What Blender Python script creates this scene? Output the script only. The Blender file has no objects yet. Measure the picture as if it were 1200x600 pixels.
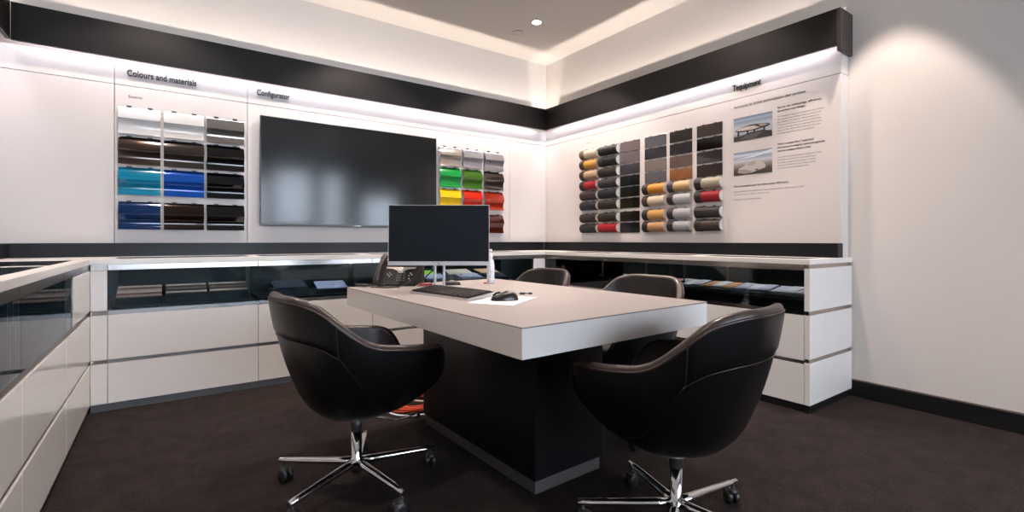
import bpy, bmesh, math, random
from mathutils import Vector, Matrix, Euler
random.seed(7)
D = bpy.data
col = bpy.context.scene.collection
PI = math.pi
def rad(a): return math.radians(a)

# ------------------------------------------------------------------ materials
def s2l(c):
    return tuple((x/12.92 if x <= .04045 else ((x+.055)/1.055)**2.4) for x in c)
def hexc(h):
    return s2l(tuple(int(h[i:i+2], 16)/255 for i in (0, 2, 4)))
MATS = {}
def mat(name, c, rough=.5, metal=0., coat=0., spec=.5, bump=0., bscale=200., var=0., vscale=8., emit=None, es=0.):
    if name in MATS: return MATS[name]
    m = D.materials.new(name); m.use_nodes = True
    nt = m.node_tree; b = nt.nodes['Principled BSDF']
    if isinstance(c, str): c = hexc(c)
    b.inputs['Base Color'].default_value = (*c, 1)
    b.inputs['Roughness'].default_value = rough
    b.inputs['Metallic'].default_value = metal
    b.inputs['Coat Weight'].default_value = coat
    b.inputs['Coat Roughness'].default_value = .05
    b.inputs['Specular IOR Level'].default_value = spec
    if emit:
        b.inputs['Emission Color'].default_value = (*emit, 1); b.inputs['Emission Strength'].default_value = es
    tc = nt.nodes.new('ShaderNodeTexCoord')
    n = nt.nodes.new('ShaderNodeTexNoise'); n.inputs['Scale'].default_value = bscale; n.inputs['Detail'].default_value = 3
    nt.links.new(tc.outputs['Object'], n.inputs['Vector'])
    if bump:
        bp = nt.nodes.new('ShaderNodeBump'); bp.inputs['Strength'].default_value = bump; bp.inputs['Distance'].default_value = .002
        nt.links.new(n.outputs['Fac'], bp.inputs['Height']); nt.links.new(bp.outputs['Normal'], b.inputs['Normal'])
    v = nt.nodes.new('ShaderNodeTexNoise'); v.inputs['Scale'].default_value = vscale; v.inputs['Detail'].default_value = 4
    nt.links.new(tc.outputs['Object'], v.inputs['Vector'])
    r = nt.nodes.new('ShaderNodeMapRange'); r.inputs['To Min'].default_value = 1-var; r.inputs['To Max'].default_value = 1+var
    nt.links.new(v.outputs['Fac'], r.inputs['Value'])
    mx = nt.nodes.new('ShaderNodeMix'); mx.data_type = 'RGBA'; mx.blend_type = 'MULTIPLY'; mx.inputs[0].default_value = 1
    mx.inputs[6].default_value = (*c, 1); nt.links.new(r.outputs[0], mx.inputs[7]); nt.links.new(mx.outputs[2], b.inputs['Base Color'])
    MATS[name] = m
    return m
def glass_mat(name, tint, refl=1.0, rough=0.0):
    m = D.materials.new(name); m.use_nodes = True; nt = m.node_tree
    for n in list(nt.nodes): nt.nodes.remove(n)
    o = nt.nodes.new('ShaderNodeOutputMaterial'); t = nt.nodes.new('ShaderNodeBsdfTransparent'); g = nt.nodes.new('ShaderNodeBsdfGlossy')
    t.inputs[0].default_value = (*tint, 1); g.inputs['Roughness'].default_value = rough; g.inputs['Color'].default_value = (.9*refl, .95*refl, refl, 1)
    f = nt.nodes.new('ShaderNodeFresnel'); f.inputs[0].default_value = 1.5
    mx = nt.nodes.new('ShaderNodeMixShader')
    nt.links.new(f.outputs[0], mx.inputs[0]); nt.links.new(t.outputs[0], mx.inputs[1]); nt.links.new(g.outputs[0], mx.inputs[2]); nt.links.new(mx.outputs[0], o.inputs[0])
    return m
def emit_mat(name, c, s):
    m = D.materials.new(name); m.use_nodes = True; nt = m.node_tree
    for n in list(nt.nodes): nt.nodes.remove(n)
    o = nt.nodes.new('ShaderNodeOutputMaterial'); e = nt.nodes.new('ShaderNodeEmission')
    e.inputs[0].default_value = (*c, 1); e.inputs[1].default_value = s; nt.links.new(e.outputs[0], o.inputs[0])
    return m

M_wall = mat('painted plaster', (.60, .56, .53), .75, bump=.05, bscale=300, var=.015, vscale=1.2)
M_ceil = mat('ceiling paint', (.60, .565, .53), .8, bump=.04, bscale=300, var=.01)
M_board = mat('white board laminate', (.57, .535, .515), .45, var=.01, vscale=1)
M_front = mat('white lacquer front', (.70, .675, .65), .12, coat=.3, var=.01, vscale=1)
M_top = mat('worktop white', (.72, .69, .66), .3, var=.01)
M_dark = mat('black stained veneer', (.0055, .0047, .0047), .45, spec=.25, var=.25, vscale=3, bump=.03, bscale=60)
M_ledge = mat('dark grey ledge veneer', (.006, .006, .0075), .36, spec=.2, var=.1, vscale=3)
M_metal = mat('brushed aluminium', (.46, .42, .39), .2, metal=1., var=.04, vscale=40)
M_raild = mat('dark rail', (.10, .08, .07), .35, metal=.8)  # darker copy of the rail aluminium for the left run
M_rail_lit = mat('window lit rail', (.50, .49, .48), .24, metal=1., var=.04, vscale=40)  # lighter rail copy for the back run, reflected windows put into its colour
M_chrome = mat('chrome', (.72, .72, .73), .06, metal=1.)
M_inside = mat('black display lining', (.006, .007, .008), .5)
M_plinth = mat('grey plinth', (.10, .105, .115), .35, metal=.3)
M_plinthd = mat('black plinth', (.006, .0058, .006), .45, spec=.3)
M_tabletop = mat('taupe linoleum desk top', (.32, .288, .276), .42, var=.02, vscale=6)
M_tableside = mat('white desk edge laminate', (.62, .585, .56), .16, coat=.2, var=.01)
M_tablebase = mat('black desk base', (.003, .003, .0035), .35, spec=.3, var=.1)
M_leather = mat('black leather', (.0018, .0018, .0022), .34, spec=.32, bump=.12, bscale=260, var=.1)
M_pipe = mat('warm lit brown piping', (.028, .018, .015), .32)  # brown-black, with the warm light on the rim put into the colour
M_leather_in = mat('inner black leather', (.009, .006, .0055), .40, bump=.12, bscale=260, var=.1)
M_rubber = mat('black plastic', (.012, .012, .013), .4)
M_blackpl = mat('matte black plastic', (.006, .006, .0063), .42, spec=.35)
M_screen = mat('monitor screen glass', (.004, .007, .011), .3, spec=.25, var=.02)
M_tv = mat('television glass', (.006, .0065, .0065), .13, coat=0, spec=.42)
M_tvframe = mat('television bezel', (.015, .015, .016), .3)
M_silver = mat('silver plastic', (.55, .57, .60), .3, metal=.5)
M_ink = mat('black lettering', (.012, .012, .013), .5)
M_inkg = mat('grey print', (.09, .08, .08), .6)
M_paper = mat('white paper', (.72, .72, .74), .6)
M_glass = glass_mat('display glass', (.80, .88, .90))
M_glasstop = glass_mat('worktop glass', (.86, .9, .92))
M_win = glass_mat('window glass', (.95, .97, 1.))
M_orange = mat('orange cable', 'd8440c', .4)
M_whitecab = mat('white cable', (.85, .83, .80), .4)
M_red = mat('red plastic', (.6, .02, .03), .4)
M_led_c = emit_mat('cool led', (.93, .88, 1.0), 1.2)
M_led_w = emit_mat('warm led', (1.0, .80, .62), 1.0)
M_lamp = emit_mat('lamp disc', (1.0, .9, .78), 40.0)

# carpet
M_carpet = D.materials.new('dark brown carpet'); M_carpet.use_nodes = True
nt = M_carpet.node_tree; b = nt.nodes['Principled BSDF']; b.inputs['Roughness'].default_value = .95; b.inputs['Specular IOR Level'].default_value = .15
tc = nt.nodes.new('ShaderNodeTexCoord')
n1 = nt.nodes.new('ShaderNodeTexNoise'); n1.inputs['Scale'].default_value = 170; n1.inputs['Detail'].default_value = 4
n2 = nt.nodes.new('ShaderNodeTexNoise'); n2.inputs['Scale'].default_value = 9; n2.inputs['Detail'].default_value = 5; n2.inputs['Roughness'].default_value = .7
for n in (n1, n2): nt.links.new(tc.outputs['Object'], n.inputs['Vector'])
ad = nt.nodes.new('ShaderNodeMath'); ad.operation = 'MULTIPLY_ADD'; ad.inputs[1].default_value = .65
nt.links.new(n1.outputs['Fac'], ad.inputs[0])
m2 = nt.nodes.new('ShaderNodeMath'); m2.operation = 'MULTIPLY'; m2.inputs[1].default_value = .35
nt.links.new(n2.outputs['Fac'], m2.inputs[0]); nt.links.new(m2.outputs[0], ad.inputs[2])
cr = nt.nodes.new('ShaderNodeValToRGB'); cr.color_ramp.elements[0].position = .36; cr.color_ramp.elements[1].position = .66
cr.color_ramp.elements[0].color = (.0035, .0026, .0025, 1); cr.color_ramp.elements[1].color = (.034, .0245, .023, 1)
nt.links.new(ad.outputs[0], cr.inputs[0]); nt.links.new(cr.outputs[0], b.inputs['Base Color'])
bp = nt.nodes.new('ShaderNodeBump'); bp.inputs['Strength'].default_value = .5; bp.inputs['Distance'].default_value = .006
nt.links.new(n1.outputs['Fac'], bp.inputs['Height']); nt.links.new(bp.outputs['Normal'], b.inputs['Normal'])

def paint(name, h, metal=.0, rough=.12):
    h = tuple(v*.62 for v in hexc(h))
    return mat(name, h, rough, metal=metal, coat=.5, spec=.3, var=.01)
def leather(name, h):
    c = hexc(h); k = .42 if max(c) < .12 else .72
    return mat(name, tuple(v*k for v in c), .55, spec=.3, bump=.3, bscale=500, var=.05)

# ------------------------------------------------------------------ mesh helpers
class MB:
    def __init__(s): s.v = []; s.f = []; s.m = []; s.sm = []
    def add(s, vs, fs, T=None, mi=0, smooth=False):
        o = len(s.v)
        for p in vs:
            p = Vector(p)
            if T is not None: p = T @ p
            s.v.append(p)
        for f in fs: s.f.append([i+o for i in f]); s.m.append(mi); s.sm.append(smooth)
        return s
    def box(s, x0, x1, y0, y1, z0, z1, T=None, mi=0):
        vs = [(x, y, z) for z in (z0, z1) for x, y in ((x0, y0), (x1, y0), (x1, y1), (x0, y1))]
        return s.add(vs, [(3, 2, 1, 0), (4, 5, 6, 7), (0, 1, 5, 4), (1, 2, 6, 5), (2, 3, 7, 6), (3, 0, 4, 7)], T, mi)
    def prism(s, poly, h0, h1, T=None, mi=0, smooth=False):
        "polygon (x,z) extruded along y from h0 to h1"
        n = len(poly)
        vs = [(x, h0, z) for x, z in poly]+[(x, h1, z) for x, z in poly]
        s.add(vs, [(i, (i+1) % n, (i+1) % n+n, i+n) for i in range(n)], T, mi, smooth)
        s.add(vs, [tuple(range(n))[::-1], tuple(range(n, 2*n))], T, mi)
        return s
    def lathe(s, prof, n=24, T=None, mi=0, smooth=True, cap=True):
        "profile (r,z)"
        vs = []; fs = []
        for r, z in prof:
            for k in range(n):
                a = 2*PI*k/n; vs.append((r*math.cos(a), r*math.sin(a), z))
        for i in range(len(prof)-1):
            for k in range(n):
                k2 = (k+1) % n
                fs.append((i*n+k, i*n+k2, (i+1)*n+k2, (i+1)*n+k))
        s.add(vs, fs, T, mi, smooth)
        if cap:
            L = (len(prof)-1)*n
            s.add(vs, [tuple(range(n))[::-1], tuple(range(L, L+n))], T, mi)
        return s
    def tube(s, pts, r, n=8, closed=False, T=None, mi=0):
        pts = [Vector(p) for p in pts]; N = len(pts)
        rr = r if isinstance(r, (list, tuple)) else [r]*N
        vs = []; fs = []; up = Vector((0, 0, 1)); prev = None
        for i, p in enumerate(pts):
            a = pts[(i-1) % N] if (closed or i > 0) else p
            c = pts[(i+1) % N] if (closed or i < N-1) else p
            t = (c-a).normalized() if (c-a).length > 1e-9 else Vector((0, 0, 1))
            if prev is None:
                u = t.cross(up)
                if u.length < 1e-3: u = t.cross(Vector((1, 0, 0)))
            else: u = prev - t*prev.dot(t)
            u.normalize(); w = t.cross(u); prev = u
            for k in range(n):
                an = 2*PI*k/n; vs.append(p+(u*math.cos(an)+w*math.sin(an))*rr[i])
        for i in range(N if closed else N-1):
            j = (i+1) % N
            for k in range(n):
                k2 = (k+1) % n; fs.append((i*n+k, i*n+k2, j*n+k2, j*n+k))
        s.add(vs, fs, T, mi, True)
        if not closed: s.add(vs, [tuple(range(n))[::-1], tuple(range((N-1)*n, N*n))], T, mi)
        return s
    def grid(s, fn, nu, nv, closedu=False, T=None, mi=0):
        vs = [fn(i, j) for i in range(nu) for j in range(nv)]
        fs = []
        for i in range(nu if closedu else nu-1):
            i2 = (i+1) % nu
            for j in range(nv-1): fs.append((i*nv+j, i2*nv+j, i2*nv+j+1, i*nv+j+1))
        return s.add(vs, fs, T, mi, True)
    def build(s, name, mats, parent=None, bevel=0, seg=2, fix=True):
        me = D.meshes.new(name); me.from_pydata([tuple(v) for v in s.v], [], s.f)
        if not isinstance(mats, (list, tuple)): mats = [mats]
        for m in mats: me.materials.append(m)
        for p, mi, sm in zip(me.polygons, s.m, s.sm): p.material_index = mi; p.use_smooth = sm
        if fix:
            bm = bmesh.new(); bm.from_mesh(me); bmesh.ops.remove_doubles(bm, verts=bm.verts, dist=1e-6)
            bmesh.ops.recalc_face_normals(bm, faces=bm.faces); bm.to_mesh(me); bm.free()
        o = D.objects.new(name, me); col.objects.link(o)
        if parent: o.parent = parent
        if bevel:
            bv = o.modifiers.new('bevel', 'BEVEL'); bv.width = bevel; bv.segments = seg; bv.limit_method = 'ANGLE'; bv.angle_limit = rad(40)
        return o
def tag(o, label=None, cat=None, group=None, kind=None):
    if label: o['label'] = label
    if cat: o['category'] = cat
    if group: o['group'] = group
    if kind: o['kind'] = kind
    return o
def thing(name, label, cat, loc=(0, 0, 0), rz=0, group=None):
    o = D.objects.new(name, None); col.objects.link(o); o.location = loc; o.rotation_euler = (0, 0, rz); o.empty_display_size = .05
    return tag(o, label, cat, group)
def struct(name, mb, m, parent=None, bevel=0):
    o = mb.build(name, m, parent, bevel)
    if parent is None: o['kind'] = 'structure'
    return o
def copy_tree(o, parent=None):
    c = o.copy(); col.objects.link(c); c.parent = parent
    for ch in [x for x in D.objects if x.parent == o]: copy_tree(ch, c)
    return c
def text_mesh(name, body, size, width, m, parent=None, ext=.0, bold=0., lh=1.0, loc=(0, 0, 0), wall='back'):
    cu = D.curves.new(name, 'FONT'); cu.body = body; cu.size = size; cu.extrude = ext; cu.offset = bold; cu.space_line = lh
    t = D.objects.new('tmp', cu); col.objects.link(t)
    bpy.context.view_layer.update()
    me = D.meshes.new_from_object(t.evaluated_get(bpy.context.evaluated_depsgraph_get()))
    D.objects.remove(t); D.curves.remove(cu)
    xs = [v.co.x for v in me.vertices]; k = width/(max(xs)-min(xs)) if width else 1
    x0 = min(xs)
    for v in me.vertices:
        x, y, z = (v.co.x-x0)*k, v.co.y, v.co.z
        v.co = (x, -z, y) if wall == 'back' else (-z, -x, y)
    me.materials.clear(); me.materials.append(m)
    o = D.objects.new(name, me); col.objects.link(o); o.location = loc
    if parent: o.parent = parent
    return o

# ------------------------------------------------------------------ room dimensions (metres)
XL, XR, YB, ZC = -.97, 3.596, 4.378, 3.04          # left wall, right wall, back wall, ceiling
PB, PR, PL = 4.25, 3.49, -.865                     # front faces of the display boards
FB, FR, FL = 3.67, 3.0, -.37                       # cabinet fronts
YREAR, XFAR, YRE = -4.6, 7.0, -.6                  # rear wall, far side of the open office, end of right wall

struct('floor', MB().box(XL-.1, XFAR+.1, YREAR-.1, YB+.1, -.08, 0), M_carpet)
struct('ceiling', MB().box(XL-.1, XFAR+.1, YREAR-.1, YB+.1, ZC, ZC+.1), M_ceil)
struct('wall_back', MB().box(XL-.1, XR+.12, YB, YB+.1, 0, ZC), M_wall)
struct('wall_left', MB().box(XL-.1, XL, YREAR, YB, 0, ZC), M_wall)
struct('wall_right', MB().box(XR, XR+.12, YRE, YB, 0, ZC), M_wall)
struct('wall_far_side', MB().box(XFAR, XFAR+.1, YREAR, YRE+.1, 0, ZC), M_wall)
struct('wall_recess', MB().box(XR+.12, XFAR, YRE, YRE+.1, 0, ZC), M_wall)
# rear wall with windows
wins = [(-.6, .55, .9, 2.5), (.75, 1.85, .9, 2.5), (2.1, 2.95, .75, 2.75), (3.25, 3.75, .75, 2.75), (4.3, 5.9, .9, 2.2)]
mb = MB(); x = XL
for x0, x1, z0, z1 in wins:
    mb.box(x, x0, YREAR-.1, YREAR, 0, ZC); mb.box(x0, x1, YREAR-.1, YREAR, 0, z0); mb.box(x0, x1, YREAR-.1, YREAR, z1, ZC); x = x1
mb.box(x, XFAR, YREAR-.1, YREAR, 0, ZC)
struct('wall_rear', mb, M_wall)
M_frame = mat('window frame dark', (.05, .05, .055), .4)
for i, (x0, x1, z0, z1) in enumerate(wins):
    w = thing('window_%d' % (i+1), None, None, ((x0+x1)/2, YREAR-.05, z0)); w['kind'] = 'structure'
    hw, hh = (x1-x0)/2, z1-z0; f = .04
    MB().box(-hw, -hw+f, -.03, .03, 0, hh).box(hw-f, hw, -.03, .03, 0, hh).box(-hw+f, hw-f, -.03, .03, 0, f).box(-hw+f, hw-f, -.03, .03, hh-f, hh)\
        .box(-hw+f, hw-f, -.02, .02, hh*.45, hh*.45+.04).build('window_frame', M_frame, w)
    MB().box(-hw+f, hw-f, -.004, .004, f, hh-f).build('pane', M_win, w)
# baseboard along the bare right wall: dark with a thin top bead
bb = MB().box(XR-.014, XR, YRE, 1.27, 0, .10)
o = struct('baseboard_right', bb, M_plinthd, bevel=.002)
MB().box(XR-.018, XR, YRE, 1.27, .10, .108).build('top_bead', mat('bronze bead', (.09, .07, .065), .4), o)

# ------------------------------------------------------------------ display boards behind the samples
SEAM = 2.065; g = .0018
def board(name, lab, wall, a, b_):
    t = thing(name, lab, 'wall panel', ((a+b_)/2, PB, .890) if wall == 'back' else (PR if wall == 'right' else PL, (a+b_)/2, .890))
    h = (b_-a)/2-g
    for nm, z0, z1 in (('lower_sheet', .0, SEAM-g-.890), ('header_sheet', SEAM+g-.890, 2.2215-.890)):
        m = MB()
        if wall == 'back': m.box(-h, h, 0, YB-PB-.002, z0, z1)
        elif wall == 'right': m.box(0, XR-PR-.002, -h, h, z0, z1)
        else: m.box(XL-PL+.002, 0, -h, h, z0, z1)
        m.build(nm, M_board, t, bevel=.0015)
board('display_board', 'plain white wall panel left of the exterior paint samples', 'back', PL+.003, -.303)
board('display_board', 'white wall panel carrying the first twelve paint samples and the heading Colours and materials', 'back', -.303, .497)
board('display_board', 'wide white wall panel behind the television and the coloured samples beside it', 'back', .497, 2.983)
board('display_board', 'narrow white wall panel in the room corner right of the red samples', 'back', 2.983, PR)
board('display_board', 'white wall panel carrying leather rolls, trim tiles and accessory notice', 'right', 1.2915, YB-.003)
board('display_board', 'white wall panel above the left hand counter', 'left', .5, PB-.003)

# ------------------------------------------------------------------ black valances with light strips above and below
BZ0, BZ1 = 2.222, 2.453
def valance(lab, a, b_, wall, front, wallpos):
    "runs from a to b_ along the wall; front = outer face, wallpos = wall plane"
    along_x = wall == 'back'
    t = thing('valance', lab, 'valance', ((a+b_)/2, front, BZ0) if along_x else (front, (a+b_)/2, BZ0))
    sg = 1 if wallpos > front else -1
    dp = abs(wallpos-front); L = (b_-a)/2
    def bx(m, d0, d1, z0, z1, l0=-L, l1=L):
        d0, d1 = sorted((d0*sg, d1*sg))
        return m.box(l0, l1, d0, d1, z0, z1) if along_x else m.box(d0, d1, l0, l1, z0, z1)
    bx(MB(), 0, .022, 0, BZ1-BZ0).build('fascia', M_dark, t, bevel=.0015)
    m = MB(); bx(m, .024, dp-.002, .085, .1)                              # shelf inside
    m.build('inner_shelf', M_wall, t)
    bx(MB(), dp-.06, dp-.05, .1, BZ1-BZ0+.045).build('light_shield', M_wall, t)
    bx(MB(), .026, dp-.105 if wall=='left' else dp-.11, .064, .084).build('under_light_strip', M_led_c, t)
    bx(MB(), .034, .052, .101, .112).build('top_light_strip', M_led_w, t)
    return t
valance('black valance over the television wall with light strips above and below', PL-.02+.1, 3.409+.0, 'back', 4.158, YB)
vr = valance('black valance over the leather sample wall, with an open right end', 1.29, 4.180, 'right', 3.409, XR)
MB().box(0.0, XR-3.409, -.02, 0, -.035, BZ1-BZ0, Matrix.Translation((0, -(4.180-1.29)/2, 0))).build('end_cap', mat('bronze end cap', (.025, .020, .018), .35, metal=.2), vr, bevel=.001)
valance('black valance above the left counter, cut by the photo corner', .5, 4.157, 'left', -.786, XL)

# dark ledges (upstands) between worktop and boards
def ledge(lab, wall, a, b_, front, wallpos):
    m = MB(); z0, z1 = .0, .091
    t = None
    if wall == 'back': loc = ((a+b_)/2, (front+wallpos)/2, .890); m.box(-(b_-a)/2, (b_-a)/2, -abs(front-wallpos)/2, abs(front-wallpos)/2, z0, z1)
    else: loc = ((front+wallpos)/2, (a+b_)/2, .890); m.box(-abs(front-wallpos)/2, abs(front-wallpos)/2, -(b_-a)/2, (b_-a)/2, z0, z1)
    o = m.build('ledge', M_ledge, None, bevel=.0015); o.location = loc
    tag(o, lab, 'ledge')
ledge('long dark grey ledge along the television wall above the worktop', 'back', -.80, 3.41, 4.19, PB-.001)
ledge('dark ledge under the leather sample wall, ending in a brown end face', 'right', 1.286, 4.189, 3.41, PR-.001)
ledge('dark ledge along the left wall above the glass counter', 'left', .5, 4.249, -.80, PL+.001)

# ------------------------------------------------------------------ worktop: one U-shaped slab with glass insets
WZ0, WZ1 = .859, .889
ins_b = [(-.27, .46, 3.75, 4.10), (.52, 1.25, 3.75, 4.10), (1.31, 2.04, 3.75, 4.10), (2.10, 2.83, 3.75, 4.10)]
ins_r = [(3.08, 3.35, 1.33, 2.07), (3.08, 3.35, 2.12, 2.86), (3.08, 3.35, 2.91, 3.58)]
ins_l = [(-.755, -.43, 2.91, 3.60), (-.755, -.43, 2.115, 2.865), (-.755, -.43, 1.325, 2.075), (-.755, -.43, .55, 1.285)]
def slab(m, x0, x1, y0, y1, holes):
    "rectangle with holes, split on the hole edges"
    xs = sorted({x0, x1, *[h[0] for h in holes], *[h[1] for h in holes]}); ys = sorted({y0, y1, *[h[2] for h in holes], *[h[3] for h in holes]})
    V = {}; vs = []; fs = []
    def vid(x, y, z):
        k = (round(x, 5), round(y, 5), z)
        if k not in V: V[k] = len(vs); vs.append((x, y, z))
        return V[k]
    cell = lambda i, j: 0 <= i < len(xs)-1 and 0 <= j < len(ys)-1 and not any(h[0]-1e-6 < (xs[i]+xs[i+1])/2 < h[1] and h[2]-1e-6 < (ys[j]+ys[j+1])/2 < h[3] for h in holes)
    for i in range(len(xs)-1):
        for j in range(len(ys)-1):
            if not cell(i, j): continue
            a, b_, c, d = xs[i], xs[i+1], ys[j], ys[j+1]
            fs.append([vid(a, c, WZ1), vid(b_, c, WZ1), vid(b_, d, WZ1), vid(a, d, WZ1)])
            fs.append([vid(a, d, WZ0), vid(b_, d, WZ0), vid(b_, c, WZ0), vid(a, c, WZ0)])
            for di, dj, p, q in ((-1, 0, (a, d), (a, c)), (1, 0, (b_, c), (b_, d)), (0, -1, (a, c), (b_, c)), (0, 1, (b_, d), (a, d))):
                if not cell(i+di, j+dj): fs.append([vid(*p, WZ0), vid(*q, WZ0), vid(*q, WZ1), vid(*p, WZ1)])
    m.add(vs, fs)
m = MB()
slab(m, FL, FR-.004, FB-.004, YB-.002, ins_b)
slab(m, FR-.004, XR-.002, 1.27, YB-.002, [h for h in ins_r])
slab(m, XL+.002, FL, .5, YB-.002, ins_l)
wt = m.build('worktop', M_top, None, bevel=.001)
tag(wt, 'white U-shaped worktop running round three walls with glass insets', 'worktop')
for h in ins_b+ins_r+ins_l:
    MB().box(h[0]+.0005, h[1]-.0005, h[2]+.0005, h[3]-.0005, WZ1-.009, WZ1-.001).build('glass_inset', M_glasstop, wt)

# ------------------------------------------------------------------ cabinet units
# local frame: x along the run, front face at y=0 and depth towards +y
DEP = .55
def make_unit(W, label, loc, rz, rail=M_metal, plinth=M_plinth, post=False, blind=0., left_end=False):
    t = thing('cabinet', label, 'cabinet', loc, rz)
    h = W/2; e = .0015
    c = MB()
    for sx in (-1, 1):
        a, b_ = sorted((sx*h, sx*(h-.016))); c.box(a, b_, .022, DEP, .045, .563)
    c.box(-h+.016, h-.016, .022, DEP, .045, .06).box(-h+.016, h-.016, DEP-.012, DEP, .06, .857).box(-h+.016, h-.016, .022, DEP-.012, .563, .60)
    c.build('carcass', M_inside, t)
    # lacquered drawers
    for z0, z1 in ((.046, .279), (.302, .562)):
        d = MB().box(-h+e, h-e, 0, .02, z0, z1).build('drawer_front', M_front, t, bevel=.0012)
    for z0, z1 in ((.2805, .3005), (.5635, .5875), (.824, .8575)):
        MB().box(-h+e, h-e, .006, .020, z0, z1).build('metal_rail', rail, t, bevel=.0008)
    MB().box(-h, h, .010, .03, 0, .0445).build('plinth', plinth, t)
    if blind:
        MB().box(h-blind, h-e, .0, .02, .589, .8225).build('blind_panel', M_front, t, bevel=.0012)
    MB().box(-h+e, h-blind-e, .002, .008, .589, .8225).build('glass_front', M_glass, t)
    if post:
        MB().box(h-.012, h-.002, -.008, .0015, .70, .845).box(h-.045, h-.002, -.008, .0015, .70, .712).build('glass_clamp', M_chrome, t, bevel=.001)
    return t
def filler(label, loc, rz, W):
    t = thing('corner_filler', label, 'cabinet filler', loc, rz); h = W/2
    for z0, z1 in ((.046, .279), (.302, .562), (.589, .8225)):
        MB().box(-h+.001, h-.001, 0, .02, z0, z1).build('filler_board', M_front, t, bevel=.0012)
    for z0, z1 in ((.2805, .3005), (.5635, .5875), (.824, .8575)):
        MB().box(-h+.001, h-.001, .006, .018, z0, z1).build('metal_rail', M_metal, t)
    MB().box(-h, h, .010, .03, 0, .0445).build('plinth', M_plinth, t)
# back run
bx_ = [-.293, .495, 1.2825, 2.0705, 2.859]
labs = ['white drawer cabinet under the exterior samples, three striped trays behind its glass',
        'white drawer cabinet behind the left office chair, below the television',
        'white drawer cabinet behind the telephone and monitor, below the television',
        'white drawer cabinet holding the green and blue papers behind the monitor']
for i in range(4):
    make_unit(bx_[i+1]-bx_[i], labs[i], ((bx_[i]+bx_[i+1])/2, FB, 0), 0, rail=M_rail_lit)
filler('narrow white filler in the left corner between back and left cabinets', ((FL+bx_[0])/2, FB, 0), 0, bx_[0]-FL)
filler('white corner post between the back cabinets and right cabinets', ((bx_[4]+FR)/2, FB, 0), 0, FR-bx_[4])
# right run (front faces -x): local +x -> world -y
ry = [FB, 2.883, 2.094, 1.304]
labs = ['white drawer cabinet in the right corner behind the furthest chair', 'white drawer cabinet in the middle of the leather sample wall', 'white drawer cabinet at the right end below the accessory notice']
for i in range(3):
    make_unit(ry[i]-ry[i+1], labs[i], (FR, (ry[i]+ry[i+1])/2, 0), -PI/2, plinth=M_plinthd, post=(i < 2))
# end panel of the right run
t = thing('end_panel', 'white end panel closing the right row of cabinets, striped by bronze grooves', 'cabinet end panel', (FR, 1.288, 0))
for z0, z1 in ((.046, .289), (.312, .565), (.588, .836)):
    MB().box(0, XR-FR-.003, -.015, .015, z0, z1).build('panel_board', M_front, t, bevel=.0012)
MB().box(.006, XR-FR-.006, -.008, .014, .044, .858).build('groove_strip', M_metal, t)
MB().box(.004, XR-FR-.003, -.010, .014, 0, .0445).build('plinth', M_plinthd, t)
# left run (front faces +x): local +x -> world +y
ly = [FB, 2.885, 2.095, 1.305, .515]
labs = ['white cabinet in the left corner, half glazed and half blind panel', 'white cabinet of the left counter with an inner partition behind glass',
        'white cabinet of the left counter cut by the photo edge', 'white cabinet of the left counter nearest the camera side']
for i in range(4):
    make_unit(ly[i]-ly[i+1], labs[i], (FL, (ly[i]+ly[i+1])/2, 0), PI/2, rail=M_raild, blind=.59 if i == 0 else 0, plinth=M_plinthd)
t = thing('end_panel', 'white end panel closing the left row of cabinets', 'cabinet end panel', (FL, .505, 0))
MB().box(-.59, 0, -.009, .009, 0, .857).build('panel_board', M_front, t, bevel=.001)

# ------------------------------------------------------------------ display contents
def swatch_tray(x, lab, cols_):
    t = thing('swatch_tray', lab, 'swatch tray', (x, 3.86, .601), 0, 'swatch trays behind the glass of the left back cabinet')
    MB().box(-.115, .115, -.09, .09, 0, .045).build('tray_base', M_inside, t, bevel=.003)
    for k in range(6):
        y = -.08+k*.028; z = .045+k*.009
        T = Matrix.Translation((0, y, z)) @ Matrix.Rotation(rad(18), 4, 'X')
        MB().box(-.112, .112, 0, .03, 0, .006, T).build('swatch_strip', cols_[k % len(cols_)], t)
pinks = [mat('pink beige swatch', 'a07d74', .5), mat('plum swatch', '4c3432', .5), mat('cream swatch', 'ad9c90', .5)]
darks = [mat('black swatch', '1b1718', .4), mat('cream swatch', 'ad9c90', .5), mat('black swatch', '1b1718', .4), mat('brown grey swatch', '6d615c', .5)]
swatch_tray(-.15, 'tray of pink and plum striped swatches, left of three trays behind glass', pinks)
swatch_tray(.095, 'tray of black and cream striped swatches, between two other trays behind glass', darks)
swatch_tray(.335, 'tray of black and cream striped swatches, right of three trays behind glass', darks)
def sheet(x, y, z, w, d, rz, m, lab, nm='paper_sheet', cat='paper', tilt=0, th=.004, group='papers inside the back display cabinets'):
    o = MB().box(-w/2, w/2, -d/2, d/2, 0, th).build(nm, m, None, bevel=.0008)
    o.location = (x, y, z); o.rotation_euler = (rad(tilt), 0, rad(rz)); tag(o, lab, cat, group); return o
M_green = mat('bright green card', '86c62c', .5); M_blue = mat('pale blue card', '9aa3c4', .5); M_lil = mat('lilac card', 'b9b3c8', .5)
M_peach = mat('peach card', 'd9b08c', .5); M_cream2 = mat('cream card', 'd8c9b8', .5); M_navy = mat('navy card', '2a3342', .5)
def folder(x, y, w, d, rz, m, lab, h=.03):
    t = thing('sample_folder', lab, 'sample folder', (x, y, .601), rad(rz), 'folders inside the back display cabinets')
    MB().box(-w/2, w/2, -d/2, d/2, 0, h).build('folder_body', mat('charcoal folder', '33363d', .5), t, bevel=.003)
    MB().box(-w/2+.01, w/2-.01, 0, d*1.0, 0, .008, Matrix.Translation((0, -d/2+.003, h+.001)) @ Matrix.Rotation(rad(13), 4, 'X')).build('top_card', m, t, bevel=.001)
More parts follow.
